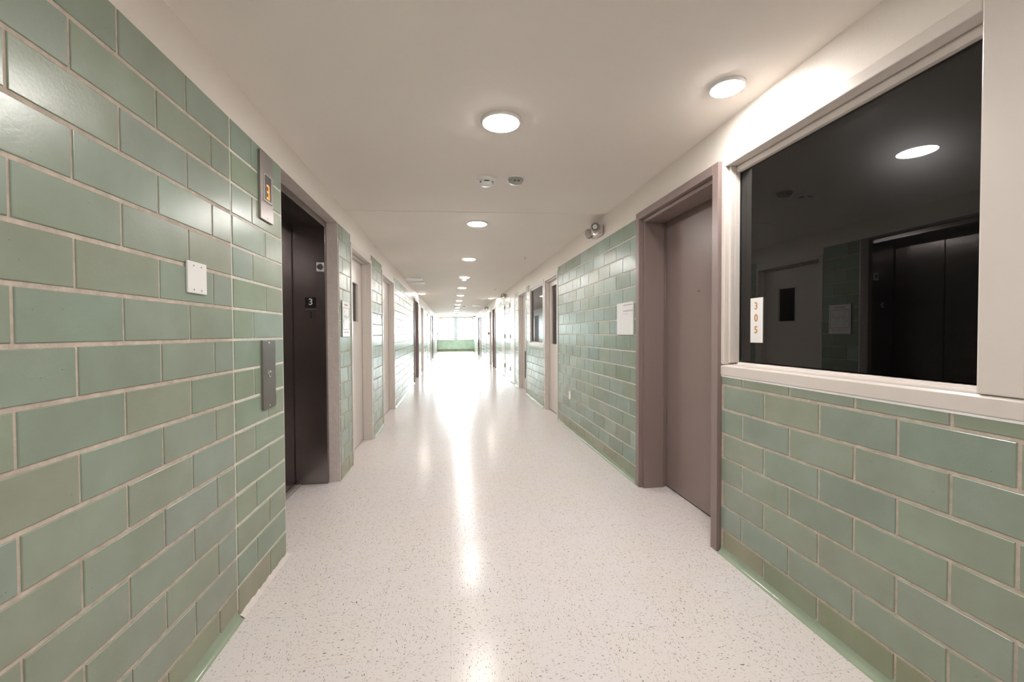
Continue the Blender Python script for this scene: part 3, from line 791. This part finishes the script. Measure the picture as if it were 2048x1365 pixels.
put_lamp(1.285, 1.80, 'round lit ceiling light close to the wall above the dark window', .74)
put_lamp(1.31, 13.75, 'round lit ceiling light close to the right wall, far down the corridor', .74)
put_lamp(-.79, 11.85, 'round lit ceiling light close to the left wall, far down the corridor', .74)

def smoke(x, y, label):
    z = ceil_z(x)
    e = empty('smoke_detector', (x, y, z), label, 'smoke detector', 'ceiling smoke detectors')
    MB().lathe([(.076, 0), (.074, -.010), (.060, -.020), (.052, -.022)], (x, y, z), n=40).build('base', 'plastic', e, smooth=True)
    MB().lathe([(.050, -.018), (.048, -.034), (.044, -.044), (.030, -.052), (.008, -.053)], (x, y, z), n=40).build('sensing_head', 'plastic', e, smooth=True)
    for k in range(5):
        mb = MB(); a0 = R_(-90 + 72 * k - 24); a1 = R_(-90 + 72 * k + 20); m_ = 8
        for i in range(m_):
            t0 = a0 + (a1 - a0) * i / m_; t1 = a0 + (a1 - a0) * (i + 1) / m_; r = .0500
            mb.poly([(x + r * math.cos(t0), y + r * math.sin(t0), z - .026), (x + r * math.cos(t1), y + r * math.sin(t1), z - .026),
                     (x + r * math.cos(t1), y + r * math.sin(t1), z - .033), (x + r * math.cos(t0), y + r * math.sin(t0), z - .033)])
        mb.build('vent_slot', 'black', e)
    return e
def strobe(x, y, label):
    z = ceil_z(x)
    e = empty('ceiling_strobe', (x, y, z), label, 'alarm strobe', 'ceiling alarm strobes')
    MB().box(x - .062, x + .062, y - .062, y + .062, z - .010, z + .004).build('base_plate', 'plastic', e, bevel=.003)
    MB().lathe([(.056, -.010), (.055, -.020), (.046, -.036), (.026, -.046), (.006, -.048)], (x, y, z), n=36).build('dome', 'grey_dome', e, smooth=True)
    for dx in (-.013, .013): MB().lathe([(.008, 0), (.006, .003)], (x + dx, y - .0475, z - .033), (0, -1, -.8), 14).build('sensor_eye', 'dark_grey', e)
    return e
s0 = smoke(.262, 3.06, 'white smoke detector on the ceiling beside the square strobe')
t0_ = strobe(.475, 3.03, 'square ceiling strobe with a grey dome beside the near smoke detector')
for x, y, lb_ in ((.27, 8.66, 'smoke detector just beyond the fourth centre light'), (.166, 17.85, 'smoke detector far down the corridor ceiling'), (.29, 24.2, 'farthest smoke detector before the end window')):
    c = copy_tree(s0); c.location = (x, y, ceil_z(x)); c['label'] = lb_
c = copy_tree(t0_); c.location = (.54, 17.8, ceil_z(.54)); c['label'] = 'far ceiling strobe beside the far smoke detector'
def sprinkler(x, y, label):
    z = ceil_z(x)
    e = empty('sprinkler_head', (x, y, z), label, 'sprinkler', 'ceiling sprinkler heads')
    MB().lathe([(.032, 0), (.030, -.006), (.012, -.010)], (x, y, z), n=24).build('escutcheon', 'plastic', e, smooth=True)
    MB().lathe([(.008, -.008), (.006, -.028), (.018, -.030), (.018, -.033)], (x, y, z), n=16).build('deflector', 'chrome', e)
    return e
p0 = sprinkler(1.11, 6.2, 'nearest sprinkler head on the right side of the ceiling')
for y, lb_ in ((10.75, 'middle sprinkler head on the right side of the ceiling'), (15.8, 'farthest sprinkler head on the right side of the ceiling')):
    c = copy_tree(p0); c.location = (1.13, y, ceil_z(1.13)); c['label'] = lb_
def access(x, y, label):
    z = ceil_z(x)
    e = empty('access_panel', (x, y, z), label, 'access panel', 'white ceiling access panels')
    MB().box(x - .16, x + .16, y - .17, y + .17, z - .016, z + .006).build('frame', 'trim_white', e, bevel=.002)
    MB().box(x - .145, x + .145, y - .155, y + .155, z - .019, z - .016).build('hatch', 'plastic', e)
    return e
a0_ = access(-.74, 8.62, 'white access panel near the left wall, nearer of two')
for x, y, lb_ in ((-.735, 9.33, 'white access panel near the left wall, farther of two'), (1.04, 17.3, 'white access panel near the right wall')):
    c = copy_tree(a0_); c.location = (x, y, ceil_z(x)); c['label'] = lb_
ex = empty('exit_sign', (-.64, 27.9, 2.25), 'red lettered exit sign hanging before the end window', 'exit sign')
MB().box(-.79, -.49, 27.88, 27.92, 2.165, 2.325).build('housing', 'plastic', ex, bevel=.003)
MB().box(-.66, -.62, 27.89, 27.91, 2.325, 2.355).build('mount', 'plastic', ex)
text('word', 'EXIT', .15, 'red_sign', (-.64, 27.878, 2.245), (R_(90), 0, 0), ex, sx=.85)

# tidy helper property
for ob in bpy.data.objects:
    if '_o' in ob: del ob['_o']
